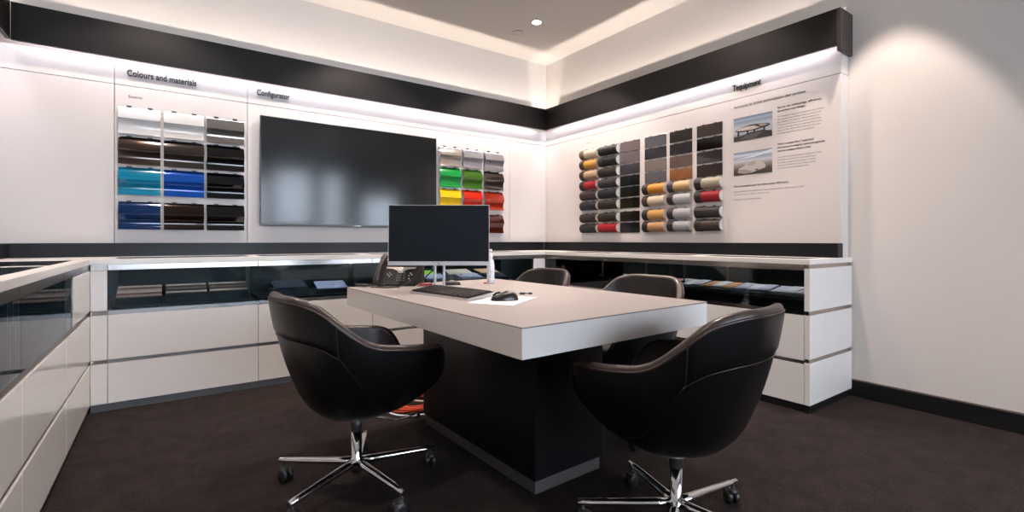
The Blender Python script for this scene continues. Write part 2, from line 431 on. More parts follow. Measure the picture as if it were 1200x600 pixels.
folder(1.62, 3.83, .22, .16, 5, M_green, 'folder topped by a bright green card, seen just right of monitor stand', .085)
folder(1.87, 3.80, .20, .15, -4, M_blue, 'folder with pale blue card beside the green one', .06)
folder(1.86, 3.96, .20, .14, 3, M_green, 'folder with green card lying behind the pale blue one', .085)
folder(2.22, 3.80, .24, .15, 3, M_lil, 'folder with lilac card left of the hand sanitizer', .055)
folder(2.20, 3.97, .26, .14, -3, M_cream2, 'folder with cream card behind the lilac one', .085)
folder(2.50, 3.80, .22, .15, 3, M_navy, 'folder with navy card just right of the hand sanitizer', .05)
folder(2.52, 3.97, .24, .14, 5, M_peach, 'folder with peach card right of the cream one', .08)
folder(.72, 3.86, .24, .18, 4, M_navy, 'folder with dark navy card below the left edge of the television', .05)
folder(1.02, 3.86, .24, .18, -4, M_blue, 'folder with pale blue card left of the telephone', .03)
# sample books in the right display
bk = [('cba06f', 'ochre'), ('d9d2cc', 'white'), ('b99a96', 'dusty pink'), ('8f93b0', 'slate blue'), ('b9556a', 'rose red'),
      ('c4bccb', 'pale lilac'), ('d29a6c', 'apricot'), ('bdb5cf', 'lavender'), ('cfc6d6', 'light grey')]
M_bcover = [mat('brown ribbed binder', '2c2622', .5, bump=.4, bscale=300), mat('charcoal binder', '201d1e', .45)]
M_page = mat('page block', 'b9b2a8', .6)
yy = 3.44
st_ = MB().box(-.10, .20, -1.06, 1.12, 0, .0155).build('display_riser', M_inside); st_.location = (3.12, 2.35, .6005); tag(st_, 'low black riser under the sample binders in the right display', 'riser')
for i, (hx, nm) in enumerate(bk):
    t = thing('sample_book', 'dark sample binder topped with %s cards in the right display' % nm, 'sample book', (3.10, yy-.12, .617), 0, 'sample binders inside the right display cabinets')
    W = .115
    prof = [(-.055, .0), (-.068, .008), (-.075, .028), (-.068, .05), (-.055, .058), (.12, .058), (.12, 0)]
    MB().prism(prof, -W, W, smooth=False).build('binder_cover', M_bcover[i % 2], t, bevel=.003)
    mcol = mat('card '+nm, hx, .5)
    k0 = 0
    for k in range(3):
        a = -W+.01+k*.075
        MB().box(-.05+.012*((k+i) % 3), .12, a, a+.07, .0, .009+.003*((k+i) % 2), Matrix.Translation((0, 0, .062)) @ Matrix.Rotation(rad(-9), 4, 'Y')).build('colour_card', mcol if k != 1 else mat('card white', 'd8d2d6', .5), t)
    yy -= .238
# left display contents
M_pinkw = mat('pink grey plate', '9a7f80', .5)
for i, (y, c, lab) in enumerate(((2.62, pinks, 'left counter tray of pink striped swatches near the partition'), (2.32, darks, 'left counter tray of dark striped swatches near the photo edge'))):
    t = thing('swatch_tray', lab, 'swatch tray', (-.58, y, .601), PI/2, 'swatch trays in the left counter')
    MB().box(-.125, .125, -.10, .10, 0, .06).build('tray_base', M_inside, t, bevel=.003)
    for k in range(6):
        T = Matrix.Translation((0, -.09+k*.03, .06+k*.006)) @ Matrix.Rotation(rad(12), 4, 'X')
        MB().box(-.12, .12, 0, .026, 0, .006, T).build('swatch_strip', c[k % len(c)], t)
o = MB().box(-.20, .16, -.010, .010, 0, .25).build('partition', M_front, None, bevel=.001); o.location = (-.57, 2.80, .601)
tag(o, 'pale upright partition inside the glazed left counter', 'partition')

# ------------------------------------------------------------------ paint samples (wavy metal panels)
prof = [(.004, 0), (.014, -.012), (.024, -.030), (.034, -.052), (.041, -.072), (.046, -.090), (.043, -.094), (.034, -.110), (.027, -.128), (.0235, -.148), (.024, -.166), (.029, -.184), (.036, -.200)]
def paint_sample(x0, x1, ztop, m, lab, grp):
    w = (x1-x0)/2
    t = thing('paint_sample', lab, 'paint sample', ((x0+x1)/2, PB, ztop), 0, grp)
    mb = MB()
    n = len(prof)
    outer = [(-d, z*.955) for d, z in prof]; inner = [(-d+.003, z*.955) for d, z in prof]
    T = Matrix(((0, 1, 0, 0), (1, 0, 0, 0), (0, 0, 1, 0), (0, 0, 0, 1)))
    poly = outer+inner[::-1]
    vs = [(px, -w, pz) for px, pz in poly]+[(px, w, pz) for px, pz in poly]; N = len(poly)
    mb.add(vs, [(i, i+1, i+1+N, i+N) for i in range(n-1)], T, 0, True)
    mb.add(vs, [(i, i+1, i+1+N, i+N) for i in range(n, N-1)], T, 0, True)
    mb.add(vs, [(n-1, n, n+N, n-1+N), (N-1, 0, N, 2*N-1)], T)
    mb.add(vs, [(i, i+1, N-2-i, N-1-i) for i in range(n-1)]+[(i+1+N, i+N, 2*N-1-i, 2*N-2-i) for i in range(n-1)], T)
    o = mb.build('painted_panel', m, t, fix=True)
    es = o.modifiers.new('es', 'EDGE_SPLIT'); es.split_angle = rad(22)
    for a, b_ in ((-.62, -.38), (.38, .62)): MB().box(a*w, b_*w, -.014, .0, -.002, .006).build('hook', M_rubber, t)
    MB().box(-w*.8, w*.8, -.022, 0, -.17, -.03).build('backing_block', M_inside, t)
tops4 = [1.920, 1.713, 1.504, 1.266]
c1 = [(-.282, -.049), (-.030, .211), (.228, .472)]
L = [[('white', 'e4e6e8', 0), ('ivory white', 'dcdcda', 0), ('silver', 'a9a5a2', .8)],
     [('dark bronze', '5b4d48', .8), ('graphite', '4d4744', .7), ('jet black', '0c0b0d', 0)],
     [('teal blue', '0a86ad', 0), ('cobalt blue', '0650b4', .2), ('midnight blue', '070a12', .2)],
     [('deep navy blue', '0a3468', .3), ('espresso brown', '2a1c18', .6), ('black', '050608', 0)]]
rows = ['top', 'second', 'third', 'bottom']; cols3 = ['left', 'middle', 'right']
for r in range(4):
    for c in range(3):
        n, hx, me = L[r][c]
        paint_sample(*c1[c], tops4[r], paint('paint '+n, hx, me), '%s wavy paint sample in the %s row of the left group' % (n, rows[r]), 'paint samples left of the television')
c2 = [(2.142, 2.372), (2.402, 2.624), (2.656, 2.886)]
L = [[('champagne silver', 'bdb3ad', .6), ('cool silver', 'b4b5bd', .6), ('pale silver', 'b9b5bd', .6)],
     [('vivid green', '009a3c', 0), ('olive green', '3f7414', .3), ('metallic taupe', '5f5650', .7)],
     [('bright yellow', 'f6cf00', 0), ('signal red', 'd92505', 0), ('copper red', 'b8300c', .4)],
     [None, None, ('dark maroon', '4e1008', .4)]]
for r in range(4):
    for c in range(3):
        if L[r][c] is None: continue
        n, hx, me = L[r][c]
        paint_sample(*c2[c], tops4[r], paint('paint '+n, hx, me), '%s wavy paint sample in the %s row right of the television' % (n, rows[r]), 'paint samples right of the television')

# ------------------------------------------------------------------ leather rolls and trim tiles on the right wall
rt = [1.922, 1.816, 1.709, 1.603, 1.500, 1.395, 1.272, 1.167]
cy = [(3.655, 3.425), (3.395, 3.155), (3.140, 2.908), (2.850, 2.620), (2.585, 2.368), (2.325, 2.104)]
def roll(y0, y1, zt, hx, band, lab):
    "half cylinder of leather on a white core; y0 far end, y1 near end"
    t = thing('leather_roll', lab, 'leather sample', (PR, (y0+y1)/2, zt-.048), 0, 'leather rolls on the right wall')
    h = (y0-y1)/2; R = .0445
    n = 14
    def half(r, a, b_, zs=1.):
        return [(-.004-r*math.sin(PI*k/n)*.98, r*math.cos(PI*k/n)*zs) for k in range(n+1)]
    MB().prism(half(R-.004, 0, 0)+[(0, -R+.004), (0, R-.004)], -h, h-.004, smooth=False).build('white_core', M_board, t)
    sp = h-.055 if band else h
    def cover(a, b_, rr):
        p = half(rr, a, b_); q = half(rr-.004, a, b_)[::-1]
        poly = p+q; N = len(poly); mb = MB()
        vs = [(x, a, z) for x, z in poly]+[(x, b_, z) for x, z in poly]
        mb.add(vs, [(i, (i+1) % N, (i+1) % N+N, i+N) for i in range(N)], None, 0, True)
        mm = len(p)
        mb.add(vs, [(i, i+1, N-2-i, N-1-i) for i in range(mm-1)]+[(i+1+N, i+N, 2*N-1-i, 2*N-2-i) for i in range(mm-1)])
        return mb
    def cov(name, a, b_, rr, m_):
        o = cover(a, b_, rr).build(name, m_, t); e = o.modifiers.new('es', 'EDGE_SPLIT'); e.split_angle = rad(50); return o
    cov('leather_cover', -h+.003, sp, R, leather('leather '+hx, hx))
    if band: cov('contrast_band', sp-.004, h, R+.003, leather('leather '+band, band))
    for a, b_ in ((-.5, -.3), (.3, .5)): MB().box(-.012, 0, h*a, h*b_, R-.004, R+.006).build('hook', M_rubber, t)
def tile(y0, y1, zt, m_, lab):
    t = thing('trim_tile', lab, 'trim sample', (PR, (y0+y1)/2, zt-.049), 0, 'trim tiles on the right wall')
    h = (y0-y1)/2
    MB().box(-.0065, -.001, -h, h, -.0475, .0465).build('tile_plate', m_, t, bevel=.0015)
    for a, b_ in ((-.55, -.35), (.35, .55)): MB().box(-.006, 0, h*a, h*b_, .0462, .051).build('hook', M_rubber, t)
C = ['first', 'second', 'third', 'fourth', 'fifth', 'sixth']
RW = ['top', 'second', 'third', 'fourth', 'fifth', 'sixth', 'seventh', 'bottom']
B1 = '3a302c'; B2 = '4a3a34'
def TM(n, hx, rough=.25, metal=.0, coat=.4): return mat('tile '+n, tuple(v*.6 for v in hexc(hx)), rough, metal=metal, coat=coat*.6, spec=.35, var=.06, vscale=10)
wood = mat('amber wood veneer', '7a4a1e', .2, coat=.8, var=.5, vscale=14)
dwood = mat('dark walnut veneer', '23150f', .2, coat=.5, var=.35, vscale=14)
COLS = [
 [('r', 'c9bba4', 'cream', '6a5c4c'), ('r', 'cf9c4a', 'ochre yellow', '5a4836'), ('r', 'bfa283', 'beige', '4c3c32'), ('r', 'a3232a', 'red', '4a4347'),
  ('r', '4a3436', 'plum brown', None), ('r', '343844', 'slate blue', None), ('r', '3c2e36', 'dark plum', None), ('r', '2c292c', 'charcoal', None)],
 [('r', '262020', 'black brown', None), ('r', '201e1f', 'black two-part', '2b2929'), ('r', '33261e', 'dark brown', None), ('r', '45454a', 'dark grey', None),
  ('r', '1c2336', 'navy', None), ('r', '35301f', 'dark olive', None), ('r', '2f2416', 'olive brown', None), ('r', 'a31220', 'crimson', None)],
 [('t', TM('taupe a', '776c6a')), ('t', TM('taupe b', '6f6567')), ('t', TM('slate', '3c383d')), ('t', TM('black a', '0b0a09')), ('t', TM('black b', '0b0a09')),
  ('t', TM('black c', '0b0a09')), ('t', TM('black d', '0b0a09')), ('t', TM('black e', '0b0a09'))],
 [('t', TM('silver', '8f9096', .2, .7)), ('t', TM('anthracite', '242025')), ('t', TM('stone', '837970')), ('t', TM('grey', '6b686c')),
  ('r', 'd08c34', 'orange ochre', '3a2e2c'), ('r', 'd9cab0', 'pale cream', '452c28'), ('r', 'c89a58', 'honey', '2b2624'), ('r', 'c09368', 'tan', '262223')],
 [('t', TM('brown grey', '2b2321')), ('t', TM('charcoal', '242023')), ('t', TM('mocha', '654f45')), ('t', wood),
  ('r', 'd2ab7c', 'light tan', '4f4850'), ('r', 'b9b9b8', 'light grey', '3b2f2d'), ('r', 'b0aeb0', 'silver grey', '37333a'), ('r', 'aaaaac', 'pale grey', '2b2729')],
 [('t', dwood), ('t', TM('black brown', '120c08', .12)), ('t', mat('tile carbon', '221f20', .2, coat=.6, var=.25, vscale=25)), ('t', TM('chestnut', '29170f', .3)),
  ('r', 'aca48c', 'stone beige', '2f2a2b'), ('r', '9a1420', 'deep red', '2c2022'), ('r', '3c3638', 'anthracite', '3a2626'), ('r', '584538', 'brown', '2e2a28')],
]
tl = {2: ['warm grey', 'warm grey', 'slate grey', 'near black', 'near black', 'near black', 'glossy black', 'glossy black'],
      3: ['silver', 'dark anthracite', 'stone beige', 'mid grey'], 4: ['brown grey', 'charcoal', 'mocha brown', 'amber wood grain'],
      5: ['dark walnut', 'black brown', 'mottled carbon', 'chestnut brown']}
for c in range(6):
    for r in range(8):
        it = COLS[c][r]
        if it[0] == 'r': roll(*cy[c], rt[r], it[1], it[3], '%s leather roll, %s column from the corner, %s row' % (it[2], C[c], RW[r]))
        else: tile(*cy[c], rt[r], it[1], '%s flat trim tile, %s column from the corner, %s row' % (tl[c][r], C[c], RW[r]))

# ------------------------------------------------------------------ lettering
def sign(name, body, size, width, m, lab, loc, wall='back', ext=0., bold=0., lh=1., cat='lettering'):
    o = text_mesh(name, body, size, width, m, None, ext, bold, lh, loc, wall)
    return tag(o, lab, cat)
sign('heading_lettering', 'Colours and materials', .062, .40, M_ink, 'raised black heading Colours and materials above the left samples', (-.235, PB-.005, 2.133), ext=.003, bold=.0010)
sign('heading_lettering', 'Configurator', .062, .237, M_ink, 'raised black heading Configurator above the television', (.562, PB-.005, 2.141), ext=.003, bold=.0010)
sign('heading_lettering', 'Tequipment', .062, .215, M_ink, 'raised black heading Tequipment on the right wall', (PR-.005, 2.020, 2.128), 'right', ext=.003, bold=.0010)
sign('caption_lettering', 'Exterior', .026, .078, M_ink, 'small printed caption Exterior above the white sample', (-.227, PB-.0012, 1.984), bold=.0003)
sign('caption_lettering', 'Interior', .022, .07, M_inkg, 'small faint caption Interior above the first leather roll', (PR-.0012, 3.60, 1.985), 'right')
nb = thing('accessory_notice', 'printed accessory notice with headings and fine text beside two pictures', 'notice', (PR-.0012, 2.013, 1.30))
def nt_(body, size, width, y, z, m=M_ink, bold=0., lh=1.):
    return text_mesh('printed_text', body, size, width, m, nb, 0, bold, lh, (0, y-2.013, z-1.30), 'right')
nt_('Accessories for further personalization after purchase.', .029, .51, 2.013, 1.993, bold=.0003)
nt_('Sports car technology, efficiency,\ndynamism and design.', .0185, .285, 1.692, 1.925, bold=.0004, lh=1.35)
nt_('The Tequipment range was developed for your vehicle\nwith one aim: that individual wishes can also be met\nafter delivery of the new car. All the products are\ndesigned with the same care as the cars themselves,\ntested on the same tracks and approved by the same\nengineers. Our dealers will be pleased to show you\nthe whole range and to answer all questions.', .0148, .295, 1.692, 1.862, M_inkg, lh=1.32)
nt_("What's so special about Tequipment?\nAll products are designed, tested and approved\nwith the complete vehicle in mind.", .0185, .30, 1.692, 1.668, bold=.0004, lh=1.3)
nt_('As an owner you know how each part belongs to the whole\nand that the finest result is only reached when they all\nwork together perfectly. Every accessory is therefore\nmatched to the vehicle from the first sketch onwards\nand covered in full by the original guarantee.', .0148, .28, 1.692, 1.577, M_inkg, lh=1.3)
nt_('What is the benefit to you? Your vehicle remains 100% Porsche.', .0185, .40, 2.013, 1.398, bold=.0004)
nt_('Unless stated otherwise the fitting of these accessories by your dealer does not affect\nthe warranty of your vehicle in any way at all.', .0148, .50, 2.013, 1.360, M_inkg, lh=1.5)
nt_('Please ask us for further details.', .0148, .21, 2.013, 1.300, M_inkg)

# two printed pictures (flat photographic prints; artwork built as thin layers)
def picture(z0, z1, lab, kind):
    t = thing('wall_picture', lab, 'picture', (PR, 1.87, z0)); W = .143; H = z1-z0
    m_ = D.materials.new('print sky '+kind); m_.use_nodes = True; nt = m_.node_tree; b = nt.nodes['Principled BSDF']; b.inputs['Roughness'].default_value = .5
    tc = nt.nodes.new('ShaderNodeTexCoord'); sp = nt.nodes.new('ShaderNodeSeparateXYZ'); nt.links.new(tc.outputs['Object'], sp.inputs[0])
    mr = nt.nodes.new('ShaderNodeMapRange'); mr.inputs['From Max'].default_value = H; nt.links.new(sp.outputs['Z'], mr.inputs[0])
    cr = nt.nodes.new('ShaderNodeValToRGB'); nt.links.new(mr.outputs[0], cr.inputs[0]); nt.links.new(cr.outputs[0], b.inputs['Base Color'])
    st = ([(0, '3a3432'), (.18, '55504e'), (.30, 'a9b0b8'), (.6, 'a3abb4'), (.8, '75818f'), (.85, '93a0ae'), (1, '56677c')] if kind == 'box' else
          [(0, '2c2624'), (.25, '4a413e'), (.45, '8d8680'), (.6, 'b9bcc4'), (.75, '8792a2'), (.85, 'c2ccd8'), (1, '55677f')])
    while len(cr.color_ramp.elements) < len(st): cr.color_ramp.elements.new(.5)
    for e, (p, hx) in zip(cr.color_ramp.elements, st): e.position = p; e.color = (*hexc(hx), 1)
    MB().box(-.003, -.0006, -W, W, 0, H).build('print_sheet', m_, t)
    def poly(pts, hx, lay):
        x = -.003-.0004*lay
        vs = [(x, -u*W, v*H) for u, v in pts]; n = len(vs)
        vs2 = [(x+.0004, q[1], q[2]) for q in vs]
        MB().add(vs+vs2, [tuple(range(n))]+[(i, (i+1) % n, (i+1) % n+n, i+n) for i in range(n)]).build('printed_shape', mat('print '+hx, hx, .5), t)
    if kind == 'box':
        poly([(-.99, .0), (-.99, .17), (-.6, .2), (-.1, .3), (.5, .32), (.99, .22), (.99, .0)], '2b2728', 1)
        poly([(-.75, .05), (-.3, .22), (.2, .26), (.55, .24), (.1, .03)], '4d4a4b', 2)
        for u in (-.75, -.25, .1, .6): poly([(u-.05, .2), (u+.05, .2), (u+.07, .46), (u-.02, .46)], '1e1b1c', 3)
        poly([(-.9, .42), (-.6, .36), (.2, .36), (.8, .42), (.92, .48), (.8, .56), (.4, .60), (-.1, .62), (-.5, .58), (-.85, .50)], '2e2a2b', 4)
        poly([(-.88, .46), (-.6, .42), (.0, .40), (.4, .44), (.1, .55), (-.3, .57), (-.7, .53)], 'b9aca2', 5)
        poly([(.45, .46), (.85, .50), (.6, .57), (.3, .58)], '8e8580', 5)
    else:
        poly([(-.75, .12), (-.72, .30), (-.45, .38), (-.25, .52), (.05, .60), (.35, .57), (.6, .44), (.68, .33), (.66, .22), (.25, .14), (.0, .07), (-.4, .05)], 'b3aca6', 1)
        poly([(-.72, .13), (-.7, .26), (-.3, .22), (.02, .12), (0, .08), (-.4, .06)], '8f8782', 2)
        poly([(-.3, .40), (-.1, .52), (.1, .55), (.2, .44), (-.05, .37)], '9b948f', 2)
        poly([(.1, .16), (.2, .2), (.32, .2), (.3, .15)], '3a3534', 3)
        poly([(-.99, .70), (.1, .80), (.99, .97), (.99, .90), (.1, .74)], 'd3d9e0', 1)
picture(1.742, 1.916, 'upper print of a roof box on a car roof under blue sky', 'box')
picture(1.485, 1.655, 'lower print of a car under a pale cover', 'cover')

# ------------------------------------------------------------------ television
tv = thing('television', 'large wall television with dark reflecting screen under the Configurator heading', 'television', (1.335, PB-.002, 1.115))
W, H = .757, .860
MB().box(-.35, .35, -.03, 0, .2, .65).build('wall_bracket', M_rubber, tv)
MB().box(-W, W, -.052, -.03, 0, H).build('housing', M_tvframe, tv, bevel=.003)
MB().box(-W+.008, W-.008, -.0535, -.052, .018, H-.008).build('screen', M_tv, tv)
MB().box(-.03, .03, -.054, -.052, -.006, .003).build('sensor_tab', M_tvframe, tv)
text_mesh('maker_mark', 'SAMSUNG', .012, .055, M_silver, tv, loc=(-.0275, -.0545, .004))

# ------------------------------------------------------------------ desk
RZ = rad(2)
desk = thing('desk', 'large white meeting desk with taupe top on a black block base', 'desk', (1.329, 1.947, 0), RZ)
MB().box(-.5, .5, -.775, .775, .642, .7355).build('edge_slab', M_tableside, desk, bevel=.0012)
MB().box(-.4985, .4985, -.7735, .7735, .7355, .7375).build('shadow_joint', M_rubber, desk)
MB().box(-.5, .5, -.775, .775, .7375, .740).build('desk_top', M_tabletop, desk, bevel=.0008)
MB().box(-.180, .205, -.455, .490, .055, .642).build('base_block', M_tablebase, desk, bevel=.0015)
MB().box(-.172, .197, -.446, .481, .0, .055).build('base_plinth', M_metal if False else mat('brushed steel plinth', (.30, .29, .28), .32, metal=.8), desk, bevel=.001)

# ------------------------------------------------------------------ office chair
def lerp_keys(keys, x):
    for (a, p), (b_, q) in zip(keys, keys[1:]):
        if x <= b_:
            t = (x-a)/(b_-a); t = t*t*(3-2*t) ; return p+(q-p)*t
    return keys[-1][1]
# smooth rim heights by angle from the back (0) to the front (180)
HK = [(0, .785), (25, .782), (45, .755), (62, .690), (78, .628), (95, .595), (112, .582), (130, .568), (141, .535), (150, .475), (160, .425), (180, .400)]
def catmull(keys, x):
    n = len(keys)
    for i in range(n-1):
        if x <= keys[i+1][0]:
            x0, y0 = keys[i]; x1, y1 = keys[i+1]
            m0 = 0 if i == 0 else (keys[i+1][1]-keys[i-1][1])/(keys[i+1][0]-keys[i-1][0])
            m1 = 0 if i+2 >= n else (keys[i+2][1]-y0)/(keys[i+2][0]-x0)
            h = x1-x0; t = (x-x0)/h
            return (2*t**3-3*t*t+1)*y0+(t**3-2*t*t+t)*h*m0+(-2*t**3+3*t*t)*y1+(t**3-t*t)*h*m1
    return keys[-1][1]
def rimz(deg):
    d = abs(((deg+180) % 360)-180); return catmull(HK, d)
def plan(deg, ax=.305, ay=.285, ex=.80, ayf=.345):
    a = rad(deg); s, c = math.sin(a), math.cos(a)
    sg = lambda v: (1 if v >= 0 else -1)*abs(v)**ex
    if c < 0: ex = ex-.14*min(1, -c*2)
    x = ax*sg(s); y = -(ay if c > 0 else ayf)*sg(c)
    return x, y
def shell_pt(deg, s, off=0., zb=.303):
    "s=0 rim .. 1 bottom centre; off = outward offset"
    x, y = plan(deg); z0 = rimz(deg)
    al = s*PI/2
    w = (max(math.cos(al), 0))**.44
    v = 1-math.sin(al)**1.12
    high = (z0-.40)/.40                       # taller at the back -> leans out
    zz = zb+(z0-zb)*v
    taper = 1-.07*(1-min(1, max(0, (zz-zb)/(.80-zb))))**1.1
    L_ = math.hypot(x, y); k = (L_*taper*w+off)/L_ if L_ > 1e-6 else 0
    zz += .035*max(0, y*k)/.345*min(1, (1-v)*1.6)
    bk = max(0, math.cos(rad(deg)))*.03*max(0, (zz-.45)/.35)   # slight rake at the top of the back
    return Vector((x*k, y*k-bk, zz))
def make_chair():
    t = thing('office_chair', 'x', 'office chair')
    NU, NV = 96, 22
    th = .034
    mb = MB()
    mb.grid(lambda i, j: shell_pt(i*360/NU, (j/(NV-1))*.995), NU, NV, True)
    # rounded rim: from outer edge over to inner edge
    def rim(i, j):
        d = i*360/NU; p = shell_pt(d, 0); q = shell_pt(d, 0, -th); a = PI*j/8
        c = (p+q)/2; r = (p-q)/2
        return c+r*math.cos(a)+Vector((0, 0, .016*math.sin(a)))
    o = mb.build('shell', M_leather, t)
    MB().grid(rim, NU, 9, True).build('rim', M_pipe, t)
    # inner lining
    def inner(i, j):
        d = i*360/NU; z0 = rimz(d); sm = .62
        return shell_pt(d, sm*j/13, -th)
    mb = MB().grid(inner, NU, 14, True)
    mb.build('lining', M_leather_in, t)
    # piping along the outer seam of the rim
    pts = [shell_pt(k*3, .012, .0012) for k in range(120)]
    MB().tube(pts, .0042, 6, True).build('piping', M_pipe, t)
    # upper leather band wrapped round the outside of the back
    def band(i, j):
        d = -58+116*i/40; j = j/8
        zt = rimz(d); s = .02+j*.20
        return shell_pt(d, s, .0055 if 0 < i < 40 and j < 1 else -.001)
    MB().grid(band, 41, 9).build('back_band', M_leather, t)
    sp = [shell_pt(-58, .02+.20*k/8, .004) for k in range(8)]+[shell_pt(-58+116*k/40, .222, .003) for k in range(41)]+[shell_pt(58, .02+.20*k/8, .004) for k in range(7, -1, -1)]
    MB().tube(sp, .0016, 6).build('band_seam', M_pipe, t)
    for sg_ in (-1, 1):
        MB().tube([shell_pt(sg_*(58+50*k/16), .22+.55*(k/16)**1.2, .0012) for k in range(17)], .0022, 6).build('side_seam', M_leather, t)
    # seat cushion
    def rad_at(d, z):
        lo, hi = 0., 1.
        if z >= rimz(d): lo = 0
        else:
            for _ in range(24):
                mid = (lo+hi)/2
                if shell_pt(d, mid).z > z: lo = mid
                else: hi = mid
        p = shell_pt(d, lo, -th-.0015); return Vector((p.x, p.y, 0))
    def cush(i, j):
        d = i*360/NU
        k, z = [(0, .474), (.5, .473), (.8, .468), (.93, .459), (.985, .446), (1.0, .430), (1.0, .410), (.97, .396), (.6, .390)][j]
        p = rad_at(d, z); return Vector((p.x*k, p.y*k, z))
    MB().grid(cush, NU, 9, True).build('seat_cushion', M_leather_in, t)
    # tilt mechanism and column
    MB().lathe([(.045, .291), (.065, .299), (.07, .31)], 24).build('tilt_mechanism', M_blackpl, t)
    c = MB().lathe([(.014, .05), (.026, .062), (.029, .075), (.029, .105), (.0205, .118), (.0205, .225)], 20).build('column', M_chrome, t)
    MB().lathe([(.023, .222), (.023, .280)], 20).build('column_sleeve', mat('brown sleeve', (.03, .026, .025), .3), t)
    MB().tube([(.05, .06, .275), (.16, .10, .290), (.225, .13, .315)], [.005, .005, .005], 8).tube([(.22, .128, .313), (.255, .142, .322)], .010, 10).build('lever', M_chrome, t)
    return t
def add_base(t, rot):
    for k in range(5):
        a = rot+2*PI*k/5; ca, sa = math.cos(a), math.sin(a)
        T = Matrix.Rotation(a, 4, 'Z')
        n = 8; secs = []
        leg = MB()
        vs = []; N = 12
        for i in range(n):
            f_ = i/(n-1); r = .02+f_*.315; z = .098-.014*f_; w = .019-.006*f_; h = .016-.005*f_
            for q in range(N):
                an = 2*PI*q/N; vs.append((r, w*math.cos(an), z+h*math.sin(an)))
        fs = [(i*N+q, i*N+(q+1) % N, (i+1)*N+(q+1) % N, (i+1)*N+q) for i in range(n-1) for q in range(N)]
        leg.add(vs, fs, T, 0, True).add(vs, [tuple(range(N)), tuple(range((n-1)*N, n*N))], T)
        o = leg.build('base_arm', M_chrome, t)
        cs = MB()
        sw = a+rad(60+k*50)
        T2 = Matrix.Translation((ca*.318, sa*.318, 0)) @ Matrix.Rotation(sw, 4, 'Z')
        for sx in (-1, 1):
            Tw = T2 @ Matrix.Translation((.012, sx*.013, .027)) @ Matrix.Rotation(PI/2, 4, 'X')
            cs.lathe([(.006, -.010), (.022, -.010), (.0265, -.006), (.0265, .006), (.022, .010), (.006, .010)], 20, Tw)
        cs.lathe([(.006, .02), (.006, .078)], 10, T2)
        cs.lathe([(.020, .044), (.019, .054), (.010, .062)], 14, T2 @ Matrix.Translation((.004, 0, 0)))
        cs.build('caster', M_rubber, t)
chair = make_chair()
spots = [((.626, 1.98), 90-176-0, -6, 'black leather office chair at the left side of the desk, back to the left counter'),
         ((1.423, 1.03), 0, -4, 'black leather office chair in the foreground at the near end of the desk'),
         ((1.985, 1.79), 92, 20, 'black leather office chair on the right side of the desk, nearest the foreground chair'),
         ((1.93, 2.62), 92, 50, 'black leather office chair on the right side of the desk, furthest towards the corner')]
spots[0] = ((.626, 1.98), -85, -6, spots[0][3])
spots[1] = ((1.423, 1.03), 7, -4, spots[1][3])
for i, ((x, y), face, br, lab) in enumerate(spots):
    o = chair if i == 0 else copy_tree(chair)
    o.location = (x, y, 0); o.rotation_euler = (0, 0, rad(face)); tag(o, lab, 'office chair', 'office chairs around the desk')
    spots[i] = (o, face, br)
for o, face, br in spots: add_base(o, rad(br-face))

# ------------------------------------------------------------------ things on the desk
DZ = .7402
VA = -math.atan(402/566.4)                      # heading of somebody looking from the desk's near left
# monitor
mo = thing('monitor', 'desktop monitor with dark screen and silver chin on a two-post stand', 'monitor', (1.165, 2.31, DZ), VA)
MB().box(-.123, .135, -.09, .10, 0, .008).build('stand_foot', M_silver, mo, bevel=.002)
MB().box(-.030, -.018, .012, .03, .008, .26).box(.018, .030, .012, .03, .008, .26).build('stand_post', M_silver, mo, bevel=.002)
TT = Matrix.Translation((.0, -.01, .128)) @ Matrix.Rotation(rad(-3), 4, 'X')
def mpart(name, m_, *b_, bev=0):
    mb = MB()
    for q in b_: mb.box(*q, TT)
    return mb.build(name, m_, mo, bevel=bev)
mpart('housing', M_blackpl, (-.266, .266, 0, .028, 0, .318), bev=.003)
mpart('bezel', M_silver, (-.267, .267, -.004, .004, -.001, .020), (-.267, -.2645, -.004, .003, .02, .319), (.2645, .267, -.004, .003, .02, .319), (-.2645, .2645, -.004, .003, .3165, .319))
mpart('screen', M_screen, (-.2635, .2635, -.003, 0, .0215, .3155))
mpart('bracket', M_blackpl, (-.05, .05, .028, .045, .06, .16))
r_ = MB(); pts = [Vector((.0055*math.cos(2*PI*k/16), -.0045, .0095+.0055*math.sin(2*PI*k/16))) for k in range(16)]
r_.tube(pts, .0006, 5, True, TT); r_.box(-.002, -.0012, -.0052, -.0042, .006, .014, TT).box(.0012, .002, -.0052, -.0042, .005, .013, TT); r_.build('maker_mark', M_ink, mo)
# monitor cables
cb = MB()
cb.tube([(1.12, 2.36, .93), (1.10, 2.42, .84), (1.07, 2.47, .775), (1.02, 2.50, .745), (.95, 2.52, .7445), (.90, 2.60, .7445)], .0035, 8)
cb.tube([(1.22, 2.37, .93), (1.22, 2.43, .86), (1.17, 2.47, .80), (1.13, 2.49, .746), (1.20, 2.56, .7445), (1.30, 2.66, .7445)], .0035, 8)
tag(cb.build('cable', M_rubber), 'black cables hanging behind the monitor stand', 'cable')
